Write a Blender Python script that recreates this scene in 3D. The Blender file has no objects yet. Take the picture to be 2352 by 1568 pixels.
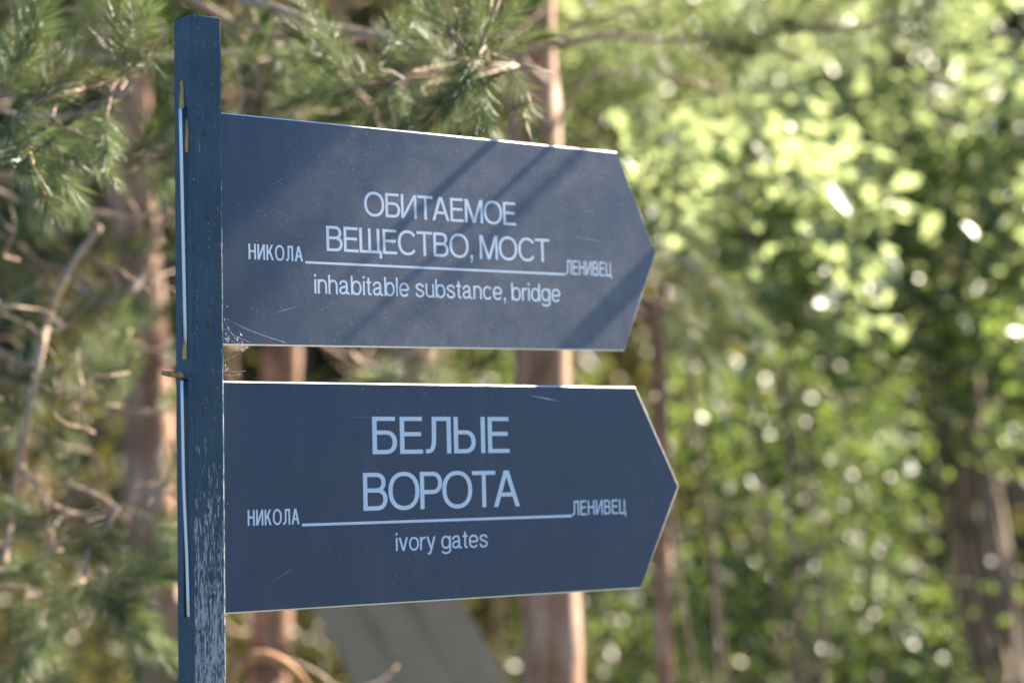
import bpy, bmesh, math, random
import numpy as np
from mathutils import Vector, Matrix

SC = bpy.context.scene
COL = SC.collection
RNG = np.random.default_rng(7)
random.seed(7)

# ------------------------------------------------------------------ camera
EYE = Vector((0.0, 0.0, 1.6))
PITCH, ROLL = 0.07348, -0.0179
FPX = 5001.2                      # focal length in units of a 2352 px wide frame
_fw = Vector((0, math.cos(PITCH), math.sin(PITCH)))
_up0 = Vector((0, -math.sin(PITCH), math.cos(PITCH)))
_rt0 = Vector((1, 0, 0))
_rt = math.cos(ROLL) * _rt0 + math.sin(ROLL) * _up0
_up = -math.sin(ROLL) * _rt0 + math.cos(ROLL) * _up0
cam = bpy.data.cameras.new('camera')
cam.sensor_width = 36.0
cam.lens = 76.549
cam.clip_start = 0.05
cam.clip_end = 2000
cam.dof.use_dof = True
cam.dof.focus_distance = 3.10
cam.dof.aperture_fstop = 2.15
cam.dof.aperture_blades = 0
cam_o = bpy.data.objects.new('camera', cam)
COL.objects.link(cam_o)
M = Matrix.Identity(4)
for i in range(3):
    M[i][0], M[i][1], M[i][2], M[i][3] = _rt[i], _up[i], -_fw[i], EYE[i]
cam_o.matrix_world = M
SC.camera = cam_o

# ------------------------------------------------------------------ sky, sun, exposure
SUN_AZ, SUN_EL = math.radians(38.9), math.radians(38.0)   # azimuth measured from +X towards +Y
S = Vector((math.cos(SUN_EL) * math.cos(SUN_AZ), math.cos(SUN_EL) * math.sin(SUN_AZ), math.sin(SUN_EL)))
world = bpy.data.worlds.new('World')
SC.world = world
world.use_nodes = True
wn = world.node_tree.nodes
sky = wn.new('ShaderNodeTexSky')
sky.sky_type = 'NISHITA'
sky.sun_disc = False
sky.sun_elevation = SUN_EL
sky.sun_rotation = math.pi / 2 - SUN_AZ
sky.air_density = 1.0
sky.dust_density = 0.0
sky.ozone_density = 10.0
bg = wn['Background']
bg.inputs['Strength'].default_value = 0.05
world.node_tree.links.new(sky.outputs[0], bg.inputs['Color'])
sun = bpy.data.lights.new('sun', 'SUN')
sun.energy = 5.0
sun.angle = math.radians(0.53)
sun.color = (1.0, 0.89, 0.745)
sun_o = bpy.data.objects.new('sun', sun)
COL.objects.link(sun_o)
sun_o.rotation_euler = S.to_track_quat('Z', 'Y').to_euler()
sun_o.location = (20, 20, 30)
SC.view_settings.view_transform = 'Standard'
SC.view_settings.look = 'None'
SC.view_settings.gamma = 1.0
SC.view_settings.exposure = 2.75
SC.view_settings.use_curve_mapping = False
SC.render.engine = 'CYCLES'
SC.cycles.use_denoising = True
SC.cycles.max_bounces = 8
SC.cycles.transparent_max_bounces = 8
SC.cycles.sample_clamp_indirect = 8.0


# ------------------------------------------------------------------ helpers
def at(px, py, depth):
    """point at a given depth along the view axis (px, py in a 2352 x 1568 frame)"""
    return EYE + _fw * depth + _rt * ((px - 1176.0) / FPX * depth) - _up * ((py - 784.0) / FPX * depth)


def npmesh(name, V, F):
    V = np.asarray(V, dtype=np.float32)
    F = np.asarray(F, dtype=np.int32)
    me = bpy.data.meshes.new(name)
    n, k = F.shape
    me.vertices.add(len(V))
    me.vertices.foreach_set('co', V.ravel())
    me.loops.add(n * k)
    me.loops.foreach_set('vertex_index', F.ravel())
    me.polygons.add(n)
    me.polygons.foreach_set('loop_start', np.arange(0, n * k, k, dtype=np.int32))
    me.polygons.foreach_set('loop_total', np.full(n, k, dtype=np.int32))
    me.update(calc_edges=True)
    return me


def link(name, me, mat=None, parent=None, smooth=False):
    if mat is not None and len(me.materials) == 0:
        me.materials.append(mat)
    if smooth:
        me.polygons.foreach_set('use_smooth', np.ones(len(me.polygons), dtype=bool))
    o = bpy.data.objects.new(name, me)
    COL.objects.link(o)
    if parent is not None:
        o.parent = parent
    return o


def thing(name, label, cat, loc=(0, 0, 0), group=None):
    o = bpy.data.objects.new(name, None)
    COL.objects.link(o)
    o.location = loc
    o.empty_display_size = 0.1
    o['label'] = label
    o['category'] = cat
    if group:
        o['group'] = group
    return o


def tag(o, label, cat, group=None):
    o['label'] = label
    o['category'] = cat
    if group:
        o['group'] = group
    return o


def smooth_path(pts, n=6):
    """Catmull-Rom through the points"""
    P = [np.array(p, dtype=float) for p in pts]
    P = [2 * P[0] - P[1]] + P + [2 * P[-1] - P[-2]]
    out = []
    for i in range(1, len(P) - 2):
        for j in range(n):
            t = j / n
            a, b, c, d = P[i - 1], P[i], P[i + 1], P[i + 2]
            out.append(0.5 * ((2 * b) + (-a + c) * t + (2 * a - 5 * b + 4 * c - d) * t * t + (-a + 3 * b - 3 * c + d) * t ** 3))
    out.append(P[-2])
    return np.array(out)


def tube_np(path, radii, sides=7, rough=0.0, seed=0):
    path = np.asarray(path, dtype=float)
    n = len(path)
    radii = np.interp(np.linspace(0, 1, n), np.linspace(0, 1, len(radii)), radii)
    tan = np.gradient(path, axis=0)
    tan /= np.linalg.norm(tan, axis=1)[:, None] + 1e-9
    ref = np.array([0.31, 0.21, 0.93]) if abs(tan[0][2]) < 0.8 else np.array([0.9, 0.3, 0.1])
    u = np.cross(tan, ref)
    u /= np.linalg.norm(u, axis=1)[:, None]
    v = np.cross(tan, u)
    ang = np.linspace(0, 2 * np.pi, sides, endpoint=False)
    rr = np.ones((n, sides))
    if rough:
        g = np.random.default_rng(seed)
        rr += rough * (g.random((n, sides)) - 0.5) * 2
    V = path[:, None, :] + (radii[:, None] * rr)[:, :, None] * (np.cos(ang)[None, :, None] * u[:, None, :] + np.sin(ang)[None, :, None] * v[:, None, :])
    V = V.reshape(-1, 3)
    i = np.arange(n - 1)[:, None] * sides
    j = np.arange(sides)[None, :]
    jn = (j + 1) % sides
    F = np.stack([i + j, i + jn, i + sides + jn, i + sides + j], axis=-1).reshape(-1, 4)
    # end caps as collapsed fans
    c0, c1 = len(V), len(V) + 1
    V = np.vstack([V, path[0], path[-1]])
    e = (n - 1) * sides
    C0 = np.stack([np.full(sides, c0), jn[0], j[0], np.full(sides, c0)], -1)[:, :3]
    C1 = np.stack([np.full(sides, c1), e + j[0], e + jn[0]], -1)
    T = np.vstack([np.stack([F[:, 0], F[:, 1], F[:, 2]], -1), np.stack([F[:, 0], F[:, 2], F[:, 3]], -1), C0, C1])
    return V, T


def join_np(parts):
    Vs, Fs, o = [], [], 0
    for V, F in parts:
        Vs.append(V)
        Fs.append(np.asarray(F) + o)
        o += len(V)
    return np.vstack(Vs), np.vstack(Fs)


def rand_dirs(n, g, up=0.0):
    d = g.normal(size=(n, 3))
    d[:, 2] += up
    return d / np.linalg.norm(d, axis=1)[:, None]


def blades(base, direction, normal, length, width, fold=0.12):
    """leaf or needle shaped blades: base, two shoulders, tip (2 triangles each)"""
    side = np.cross(direction, normal)
    side /= np.linalg.norm(side, axis=1)[:, None] + 1e-9
    L = np.asarray(length)[:, None]
    W = np.asarray(width)[:, None]
    n2 = np.cross(side, direction)
    mid = base + direction * L * 0.42 + n2 * W * fold
    V = np.stack([base, mid - side * W * 0.5, base + direction * L - n2 * W * fold, mid + side * W * 0.5], axis=1).reshape(-1, 3)
    i = np.arange(len(base))[:, None] * 4
    F = np.stack([i + [0, 1, 2], i + [0, 2, 3]], axis=1).reshape(-1, 3)
    return V, F


# ------------------------------------------------------------------ materials
def mat(name):
    m = bpy.data.materials.new(name)
    m.use_nodes = True
    nt = m.node_tree
    return m, nt, nt.nodes['Principled BSDF'], nt.nodes['Material Output']


def N(nt, t, **kw):
    n = nt.nodes.new(t)
    for k, v in kw.items():
        setattr(n, k, v)
    return n


def ramp(nt, fac, stops, interp='LINEAR'):
    r = N(nt, 'ShaderNodeValToRGB')
    r.color_ramp.interpolation = interp
    while len(r.color_ramp.elements) < len(stops):
        r.color_ramp.elements.new(0.5)
    for e, (p, c) in zip(r.color_ramp.elements, stops):
        e.position = p
        e.color = (c[0], c[1], c[2], 1) if len(c) == 3 else c
    nt.links.new(fac, r.inputs[0])
    return r


def math_n(nt, op, a, b=None):
    n = N(nt, 'ShaderNodeMath', operation=op)
    for i, x in enumerate((a, b)):
        if x is None:
            continue
        if isinstance(x, (int, float)):
            n.inputs[i].default_value = x
        else:
            nt.links.new(x, n.inputs[i])
    return n.outputs[0]


def mixc(nt, fac, a, b):
    n = N(nt, 'ShaderNodeMix', data_type='RGBA')
    for s, x in ((n.inputs[0], fac), (n.inputs[6], a), (n.inputs[7], b)):
        if isinstance(x, (int, float)):
            s.default_value = x
        elif isinstance(x, tuple):
            s.default_value = (*x, 1)
        else:
            nt.links.new(x, s)
    return n.outputs[2]


def noise(nt, vec, scale, detail=4, rough=0.55, mapping=None):
    if mapping is not None:
        mp = N(nt, 'ShaderNodeMapping')
        mp.inputs['Scale'].default_value = mapping
        nt.links.new(vec, mp.inputs[0])
        vec = mp.outputs[0]
    n = N(nt, 'ShaderNodeTexNoise')
    n.inputs['Scale'].default_value = scale
    n.inputs['Detail'].default_value = detail
    n.inputs['Roughness'].default_value = rough
    nt.links.new(vec, n.inputs['Vector'])
    return n.outputs['Fac']


def leaf_mat(name, stops, trans, rough=0.38, tmix=0.4, spec=0.5):
    m, nt, p, out = mat(name)
    geo = N(nt, 'ShaderNodeNewGeometry')
    r = ramp(nt, geo.outputs['Random Per Island'], stops)
    nt.links.new(r.outputs[0], p.inputs['Base Color'])
    p.inputs['Roughness'].default_value = rough
    p.inputs['Specular IOR Level'].default_value = spec
    t = N(nt, 'ShaderNodeBsdfTranslucent')
    t.inputs[0].default_value = (*trans, 1)
    mx = N(nt, 'ShaderNodeMixShader')
    mx.inputs[0].default_value = tmix
    nt.links.new(p.outputs[0], mx.inputs[1])
    nt.links.new(t.outputs[0], mx.inputs[2])
    nt.links.new(mx.outputs[0], out.inputs[0])
    return m


M_NEEDLE = leaf_mat('pine_needles', [(0.0, (0.042, 0.085, 0.036)), (0.5, (0.065, 0.11, 0.046)), (0.85, (0.10, 0.13, 0.05)), (1.0, (0.26, 0.19, 0.07))], (0.17, 0.22, 0.07), rough=0.40, tmix=0.3, spec=0.5)
M_NEEDLE_DRY = leaf_mat('dry_needles', [(0.0, (0.16, 0.10, 0.045)), (1.0, (0.28, 0.19, 0.09))], (0.25, 0.16, 0.06), rough=0.5, tmix=0.25)
M_CANOPY = leaf_mat('pine_crown', [(0.0, (0.05, 0.07, 0.022)), (1.0, (0.11, 0.12, 0.04))], (0.20, 0.21, 0.05), rough=0.4, tmix=0.3)
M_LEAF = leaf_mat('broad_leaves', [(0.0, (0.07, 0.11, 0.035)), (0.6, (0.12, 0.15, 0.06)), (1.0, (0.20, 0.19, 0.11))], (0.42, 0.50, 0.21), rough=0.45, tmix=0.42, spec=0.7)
M_LEAF_SHADE = leaf_mat('shaded_leaves', [(0.0, (0.035, 0.068, 0.016)), (0.6, (0.068, 0.098, 0.028)), (1.0, (0.14, 0.12, 0.05))], (0.18, 0.25, 0.05), rough=0.5, tmix=0.38, spec=0.7)  # darker copy of the broad leaves, less sun put into the colour
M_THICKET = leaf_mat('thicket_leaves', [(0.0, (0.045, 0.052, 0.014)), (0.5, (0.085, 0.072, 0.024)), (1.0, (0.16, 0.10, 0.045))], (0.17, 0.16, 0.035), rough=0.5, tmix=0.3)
M_GRASS = leaf_mat('undergrowth', [(0.0, (0.05, 0.09, 0.02)), (1.0, (0.10, 0.13, 0.04))], (0.18, 0.25, 0.04), rough=0.5, tmix=0.3)


def bark_mat(name, dark, mid, light, scale=18, rough=0.85):
    m, nt, p, out = mat(name)
    tc = N(nt, 'ShaderNodeTexCoord')
    n1 = noise(nt, tc.outputs['Object'], scale, 6, 0.6, (1, 1, 0.28))
    n2 = noise(nt, tc.outputs['Object'], scale * 0.22, 3, 0.5)
    f = math_n(nt, 'ADD', math_n(nt, 'MULTIPLY', n1, 0.7), math_n(nt, 'MULTIPLY', n2, 0.3))
    r = ramp(nt, f, [(0.36, dark), (0.5, mid), (0.66, light)])
    nt.links.new(r.outputs[0], p.inputs['Base Color'])
    p.inputs['Roughness'].default_value = rough
    b = N(nt, 'ShaderNodeBump')
    b.inputs['Strength'].default_value = 0.8
    b.inputs['Distance'].default_value = 0.01
    nt.links.new(n1, b.inputs['Height'])
    nt.links.new(b.outputs[0], p.inputs['Normal'])
    return m


M_PINE_BARK = bark_mat('pine_bark', (0.07, 0.036, 0.022), (0.28, 0.145, 0.082), (0.44, 0.295, 0.22))
M_ORANGE_BARK = bark_mat('orange_bark', (0.22, 0.10, 0.035), (0.42, 0.22, 0.09), (0.52, 0.32, 0.16), 30)
M_GREY_BARK = bark_mat('grey_bark', (0.20, 0.145, 0.085), (0.29, 0.215, 0.135), (0.35, 0.27, 0.18), 9)
M_DARK_BARK = bark_mat('dark_bark', (0.05, 0.035, 0.025), (0.13, 0.085, 0.055), (0.24, 0.16, 0.10))
M_TWIG = bark_mat('twig_bark', (0.23, 0.15, 0.10), (0.39, 0.27, 0.19), (0.48, 0.36, 0.27), 60)


def simple(name, col, rough=0.6, spec=0.5):
    m, nt, p, out = mat(name)
    p.inputs['Base Color'].default_value = (*col, 1)
    p.inputs['Roughness'].default_value = rough
    p.inputs['Specular IOR Level'].default_value = spec
    return m


def post_paint():
    m, nt, p, out = mat('post_paint')
    tc = N(nt, 'ShaderNodeTexCoord')
    oc = tc.outputs['Object']
    sep = N(nt, 'ShaderNodeSeparateXYZ')
    nt.links.new(oc, sep.inputs[0])
    X, Y, Z = sep.outputs
    grain = noise(nt, oc, 1.0, 5, 0.6, (420, 420, 26))
    weave = noise(nt, oc, 1.0, 2, 0.5, (500, 500, 900))
    fine = noise(nt, oc, 700, 3, 0.6)
    cloud = noise(nt, oc, 14, 4, 0.6)
    paint = ramp(nt, math_n(nt, 'ADD', math_n(nt, 'MULTIPLY', grain, 0.5), math_n(nt, 'MULTIPLY', cloud, 0.5)),
                 [(0.35, (0.014, 0.037, 0.055)), (0.5, (0.022, 0.050, 0.073)), (0.68, (0.040, 0.070, 0.095))]).outputs[0]
    # flaked paint: long streaks along the grain, growing towards the foot of the post
    flake_n = noise(nt, oc, 1.0, 4, 0.62, (430, 430, 36))
    spots = noise(nt, oc, 1.0, 3, 0.6, (700, 700, 110))
    low = N(nt, 'ShaderNodeMapRange')
    low.inputs[1].default_value = 1.72
    low.inputs[2].default_value = 1.46
    nt.links.new(Z, low.inputs[0])
    front = math_n(nt, 'LESS_THAN', Y, -0.0225)
    lw = math_n(nt, 'MULTIPLY', low.outputs[0], front)
    thr = math_n(nt, 'SUBTRACT', 0.715, math_n(nt, 'MULTIPLY', lw, 0.17))
    amount = math_n(nt, 'ADD', math_n(nt, 'MULTIPLY', flake_n, 0.6), math_n(nt, 'MULTIPLY', spots, 0.4))
    f1 = math_n(nt, 'MULTIPLY', math_n(nt, 'SUBTRACT', amount, math_n(nt, 'MULTIPLY', thr, 0.86)), 26.0)
    # worn arris on the right of the front face
    edge = N(nt, 'ShaderNodeMapRange')
    edge.inputs[1].default_value = 0.0150
    edge.inputs[2].default_value = 0.0236
    edge.inputs[3].default_value = 0.0
    edge.inputs[4].default_value = 1.0
    nt.links.new(X, edge.inputs[0])
    e3 = math_n(nt, 'MULTIPLY', math_n(nt, 'POWER', edge.outputs[0], 2.5), 0.20)
    low2 = N(nt, 'ShaderNodeMapRange')
    low2.inputs[1].default_value = 2.25
    low2.inputs[2].default_value = 1.85
    nt.links.new(Z, low2.inputs[0])
    e4 = math_n(nt, 'MULTIPLY', e3, math_n(nt, 'ADD', math_n(nt, 'MULTIPLY', low2.outputs[0], 0.75), 0.25))
    f2 = math_n(nt, 'MULTIPLY', math_n(nt, 'SUBTRACT', math_n(nt, 'ADD', amount, e4), 0.640), 24.0)
    fl = N(nt, 'ShaderNodeClamp')
    nt.links.new(math_n(nt, 'MAXIMUM', f1, f2), fl.inputs[0])
    bare = ramp(nt, spots, [(0.3, (0.18, 0.20, 0.23)), (0.6, (0.38, 0.38, 0.39)), (0.78, (0.46, 0.37, 0.23))]).outputs[0]
    colr = mixc(nt, math_n(nt, 'MULTIPLY', fl.outputs[0], 0.85), paint, bare)
    nt.links.new(colr, p.inputs['Base Color'])
    p.inputs['Roughness'].default_value = 0.62
    p.inputs['Specular IOR Level'].default_value = 0.35
    h = math_n(nt, 'ADD', math_n(nt, 'MULTIPLY', grain, 0.7), math_n(nt, 'ADD', math_n(nt, 'MULTIPLY', weave, 0.35), math_n(nt, 'MULTIPLY', fine, 0.25)))
    h = math_n(nt, 'SUBTRACT', h, math_n(nt, 'MULTIPLY', fl.outputs[0], 0.3))
    b = N(nt, 'ShaderNodeBump')
    b.inputs['Strength'].default_value = 0.55
    b.inputs['Distance'].default_value = 0.0012
    nt.links.new(h, b.inputs['Height'])
    nt.links.new(b.outputs[0], p.inputs['Normal'])
    return m


def board_film(name, base, dust):
    m, nt, p, out = mat(name)
    tc = N(nt, 'ShaderNodeTexCoord')
    oc = tc.outputs['Object']
    sep = N(nt, 'ShaderNodeSeparateXYZ')
    nt.links.new(oc, sep.inputs[0])
    X, Y, Z = sep.outputs
    # dust specks caught on the film, their sun sparkle put into the colour
    vor = N(nt, 'ShaderNodeTexVoronoi')
    vor.inputs['Scale'].default_value = 330
    nt.links.new(oc, vor.inputs['Vector'])
    lim = noise(nt, oc, 16, 6, 0.7)
    mid = N(nt, 'ShaderNodeMapRange')
    mid.interpolation_type = 'SMOOTHSTEP'
    mid.inputs[1].default_value = 0.05
    mid.inputs[2].default_value = 0.32
    nt.links.new(X, mid.inputs[0])
    prob = math_n(nt, 'MULTIPLY', math_n(nt, 'POWER', lim, 4.5), 3.2 * max(0.0, dust - 0.34))
    prob = math_n(nt, 'MULTIPLY', prob, math_n(nt, 'ADD', math_n(nt, 'MULTIPLY', mid.outputs[0], 0.85), 0.15))
    sc_ = N(nt, 'ShaderNodeSeparateColor')
    nt.links.new(vor.outputs['Color'], sc_.inputs[0])
    on = math_n(nt, 'LESS_THAN', sc_.outputs[0], prob)
    rad = math_n(nt, 'ADD', math_n(nt, 'MULTIPLY', math_n(nt, 'POWER', sc_.outputs[1], 3.0), 0.20), 0.11)
    speck = math_n(nt, 'MULTIPLY', on, math_n(nt, 'LESS_THAN', vor.outputs['Distance'], rad))
    film = noise(nt, oc, 9, 5, 0.6)
    haze = noise(nt, oc, 1.0, 4, 0.6, (22, 22, 30))
    dust_sun = math_n(nt, 'MULTIPLY', math_n(nt, 'MULTIPLY', film, haze), 0.72 * max(0.0, dust - 0.35))
    dust_sun = math_n(nt, 'MULTIPLY', dust_sun, math_n(nt, 'ADD', mid.outputs[0], 0.05))  # dust film, with the sunlit paling towards the right put into the colour
    rain = noise(nt, oc, 1.0, 4, 0.6, (55, 55, 3.5))
    smear = noise(nt, oc, 6.0, 4, 0.65)
    rn = math_n(nt, 'MULTIPLY', math_n(nt, 'MAXIMUM', math_n(nt, 'SUBTRACT', math_n(nt, 'MULTIPLY', rain, smear), 0.22), 0.0), 0.16)
    dust_sun = math_n(nt, 'ADD', dust_sun, rn)
    c0 = mixc(nt, dust_sun, base, (0.46, 0.40, 0.38))
    c1 = mixc(nt, math_n(nt, 'MULTIPLY', speck, 0.85), c0, (0.62, 0.55, 0.46))
    nt.links.new(c1, p.inputs['Base Color'])
    rr = N(nt, 'ShaderNodeMapRange')
    rr.inputs[3].default_value = 0.36
    rr.inputs[4].default_value = 0.52
    nt.links.new(film, rr.inputs[0])
    nt.links.new(rr.outputs[0], p.inputs['Roughness'])
    p.inputs['Specular IOR Level'].default_value = 0.4
    fine = noise(nt, oc, 900, 2, 0.5)
    b = N(nt, 'ShaderNodeBump')
    b.inputs['Strength'].default_value = 0.10
    b.inputs['Distance'].default_value = 0.0006
    nt.links.new(fine, b.inputs['Height'])
    nt.links.new(b.outputs[0], p.inputs['Normal'])
    return m


def letter_mat():
    m, nt, p, out = mat('white_lettering')
    tc = N(nt, 'ShaderNodeTexCoord')
    n = noise(nt, tc.outputs['Object'], 35, 5, 0.65)
    r = ramp(nt, n, [(0.3, (0.49, 0.54, 0.62)), (0.7, (0.55, 0.60, 0.67))])
    nt.links.new(r.outputs[0], p.inputs['Base Color'])
    p.inputs['Roughness'].default_value = 0.5
    return m


M_POST = post_paint()
M_FILM_A = board_film('board_film_dusty_sunlit', (0.022, 0.037, 0.066), 1.0)
M_FILM_B = board_film('board_film', (0.019, 0.034, 0.064), 0.40)
M_LETTER = letter_mat()
M_CORE = simple('board_core', (0.66, 0.66, 0.68), 0.45)
M_SCREW = simple('screw_metal', (0.03, 0.028, 0.026), 0.5)
M_RAWWOOD = bark_mat('raw_wood', (0.22, 0.13, 0.05), (0.42, 0.27, 0.11), (0.56, 0.40, 0.19), 120)
M_WEB = simple('cobweb_silk', (0.75, 0.75, 0.78), 0.4)
M_SLOT = simple('slot_wood', (0.05, 0.04, 0.05), 0.9)

# ------------------------------------------------------------------ ground
def make_ground():
    m, nt, p, out = mat('forest_floor')
    tc = N(nt, 'ShaderNodeTexCoord')
    a = noise(nt, tc.outputs['Object'], 0.7, 6, 0.6)
    b_ = noise(nt, tc.outputs['Object'], 9, 5, 0.6)
    f = math_n(nt, 'ADD', math_n(nt, 'MULTIPLY', a, 0.6), math_n(nt, 'MULTIPLY', b_, 0.4))
    r = ramp(nt, f, [(0.36, (0.055, 0.045, 0.028)), (0.48, (0.05, 0.06, 0.025)), (0.6, (0.095, 0.08, 0.05))])
    nt.links.new(r.outputs[0], p.inputs['Base Color'])
    p.inputs['Roughness'].default_value = 0.95
    n = 90
    xs = np.sign(np.linspace(-1, 1, n)) * np.abs(np.linspace(-1, 1, n)) ** 2.2 * 400
    ys = np.sign(np.linspace(-1, 1, n)) * np.abs(np.linspace(-1, 1, n)) ** 2.2 * 400 + 6
    XX, YY = np.meshgrid(xs, ys)
    g = np.random.default_rng(3)
    ZZ = (g.random(XX.shape) - 0.5) * 0.05
    ZZ += np.clip((YY - 14) / 60, 0, 1) ** 1.5 * 2.5
    ZZ[(np.abs(XX) < 4) & (np.abs(YY - 4) < 6)] = 0
    V = np.stack([XX, YY, ZZ], -1).reshape(-1, 3)
    i = (np.arange(n - 1)[:, None] * n + np.arange(n - 1)[None, :]).ravel()
    F = np.stack([i, i + 1, i + n + 1, i + n], -1)
    o = link('ground', npmesh('ground', V, F), m, smooth=True)
    o['kind'] = 'structure'


make_ground()

# ------------------------------------------------------------------ signpost
PSI_P = 0.67323
POST_XY = (-0.43166, 3.0)
SIDE = 0.04793
ZC = 1.6
sign = thing('signpost', 'dark blue square wooden signpost with two arrow-shaped direction boards lettered in white', 'signpost', (POST_XY[0], POST_XY[1], 0))
sign.rotation_euler = (0, 0, PSI_P)
bpy.context.view_layer.update()
SIGN_M = Matrix.Translation((POST_XY[0], POST_XY[1], 0)) @ Matrix.Rotation(PSI_P, 4, 'Z')
SIGN_I = SIGN_M.inverted()
BOARDS = {
    'upper': dict(psi=0.72607, tau=0.02172, z=ZC + 0.38738, h=0.32685, L=0.81538, T=0.89712),
    'lower': dict(psi=0.66498, tau=0.00803, z=ZC + 0.01348, h=0.32123, L=0.79715, T=0.88486),
}


def board_matrix(b):
    ps, ta = b['psi'], b['tau']
    d = Vector((math.cos(ps) * math.cos(ta), math.sin(ps) * math.cos(ta), math.sin(ta)))
    n = Vector((math.sin(ps), -math.cos(ps), 0))
    u = d.cross(-n).normalized()
    if u.z < 0:
        u = -u
    o = Vector((POST_XY[0], POST_XY[1], b['z']))
    Mx = Matrix.Identity(4)
    for i in range(3):
        Mx[i][0], Mx[i][1], Mx[i][2], Mx[i][3] = d[i], -n[i], u[i], o[i]
    return Mx


def make_post():
    h = SIDE / 2
    top = ZC + 0.6795
    bm = bmesh.new()
    bmesh.ops.create_cube(bm, size=1)
    for v in bm.verts:
        v.co = Vector((v.co.x * SIDE, v.co.y * SIDE, (v.co.z + 0.5) * (top + 0.3) - 0.3))
    bmesh.ops.bevel(bm, geom=[e for e in bm.edges], offset=0.0022, segments=2, affect='EDGES', profile=0.6)
    # loops along the shaft so the arrises can wander a little
    for zc in np.linspace(1.15, top - 0.03, 44):
        bmesh.ops.bisect_plane(bm, geom=bm.verts[:] + bm.edges[:] + bm.faces[:], plane_co=(0, 0, zc), plane_no=(0, 0, 1))
    g = random.Random(5)
    for v in bm.verts:
        if v.co.z > top - 0.004:
            v.co.z += 0.0012 * math.sin(v.co.x * 300 + 1) + g.uniform(-.0006, .0006)
    me = bpy.data.meshes.new('post')
    bm.to_mesh(me)
    bm.free()
    tmp = bpy.data.objects.new('post_tmp', me)
    COL.objects.link(tmp)
    cutters = []
    for nm, b in BOARDS.items():
        z = b['z']
        hh = b['h'] / 2 + 0.002
        bm = bmesh.new()
        bmesh.ops.create_cube(bm, size=1)
        for v in bm.verts:
            v.co = Vector((v.co.x * 0.2, -0.0015 + v.co.y * 0.0150, v.co.z * 2 * hh))
        cm = bpy.data.meshes.new('cut')
        bm.to_mesh(cm)
        bm.free()
        co = bpy.data.objects.new('cut', cm)
        COL.objects.link(co)
        co.location = (0, 0, z)
        co.rotation_euler = (0, 0, b['psi'] - PSI_P)
        cutters.append(co)
        md = tmp.modifiers.new('slot', 'BOOLEAN')
        md.operation = 'DIFFERENCE'
        md.solver = 'EXACT'
        md.object = co
    bpy.context.view_layer.update()
    dg = bpy.context.evaluated_depsgraph_get()
    out = bpy.data.meshes.new_from_object(tmp.evaluated_get(dg))
    for o in cutters + [tmp]:
        bpy.data.objects.remove(o)
    out.name = 'post'
    out.materials.clear()
    o = link('post', out, M_POST, sign)
    # raw wood where the slots were cut too long
    for nm, (y, z0, z1, w) in {'a': (0.0015, 2.146, 2.190, 0.013), 'b': (-0.0115, 2.088, 2.134, 0.009), 'c': (-0.002, 1.803, 1.828, 0.012)}.items():
        pts = smooth_path([(-h - 0.0004, y + 0.0006, z0), (-h - 0.0006, y - 0.0004, (z0 + z1) / 2), (-h - 0.0004, y + 0.0005, z1)], 4)
        V, F = tube_np(pts, [w * 0.5, w * 0.55, w * 0.42, w * 0.3], 8, 0.12, 3)
        V[:, 0] = -h + (V[:, 0] + h) * 0.28 - 0.0004
        link('bare_wood', npmesh('bare_wood', V, F), M_RAWWOOD, sign)
    # splinter sticking out to the side
    V, F = tube_np(smooth_path([(-h + 0.003, 0.004, 1.7815), (-h - 0.012, 0.012, 1.7830), (-h - 0.026, 0.020, 1.7855)], 4), [0.0036, 0.0042, 0.0038, 0.0030], 6, 0.15, 4)
    link('splinter', npmesh('splinter', V, F), M_RAWWOOD, sign)
    # screws sunk in the front face
    for x, z in ((-0.0022, 0.5148), (0.003, 0.3982), (0.0017, 0.2493), (-0.0062, 0.1313), (-0.0033, -0.0042), (0.0039, -0.1203)):
        bm = bmesh.new()
        bmesh.ops.create_cone(bm, cap_ends=True, segments=14, radius1=0.0044, radius2=0.0038, depth=0.0014)
        bmesh.ops.create_cone(bm, cap_ends=True, segments=6, radius1=0.0010, radius2=0.0010, depth=0.0022)
        sm = bpy.data.meshes.new('screw')
        bm.to_mesh(sm)
        bm.free()
        s = link('screw', sm, M_SCREW, sign)
        s.location = (x, -h - 0.0002, ZC + z)
        s.rotation_euler = (math.radians(90), 0, 0)
        s.scale = (0.75, 1.15, 1)


make_post()

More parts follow.
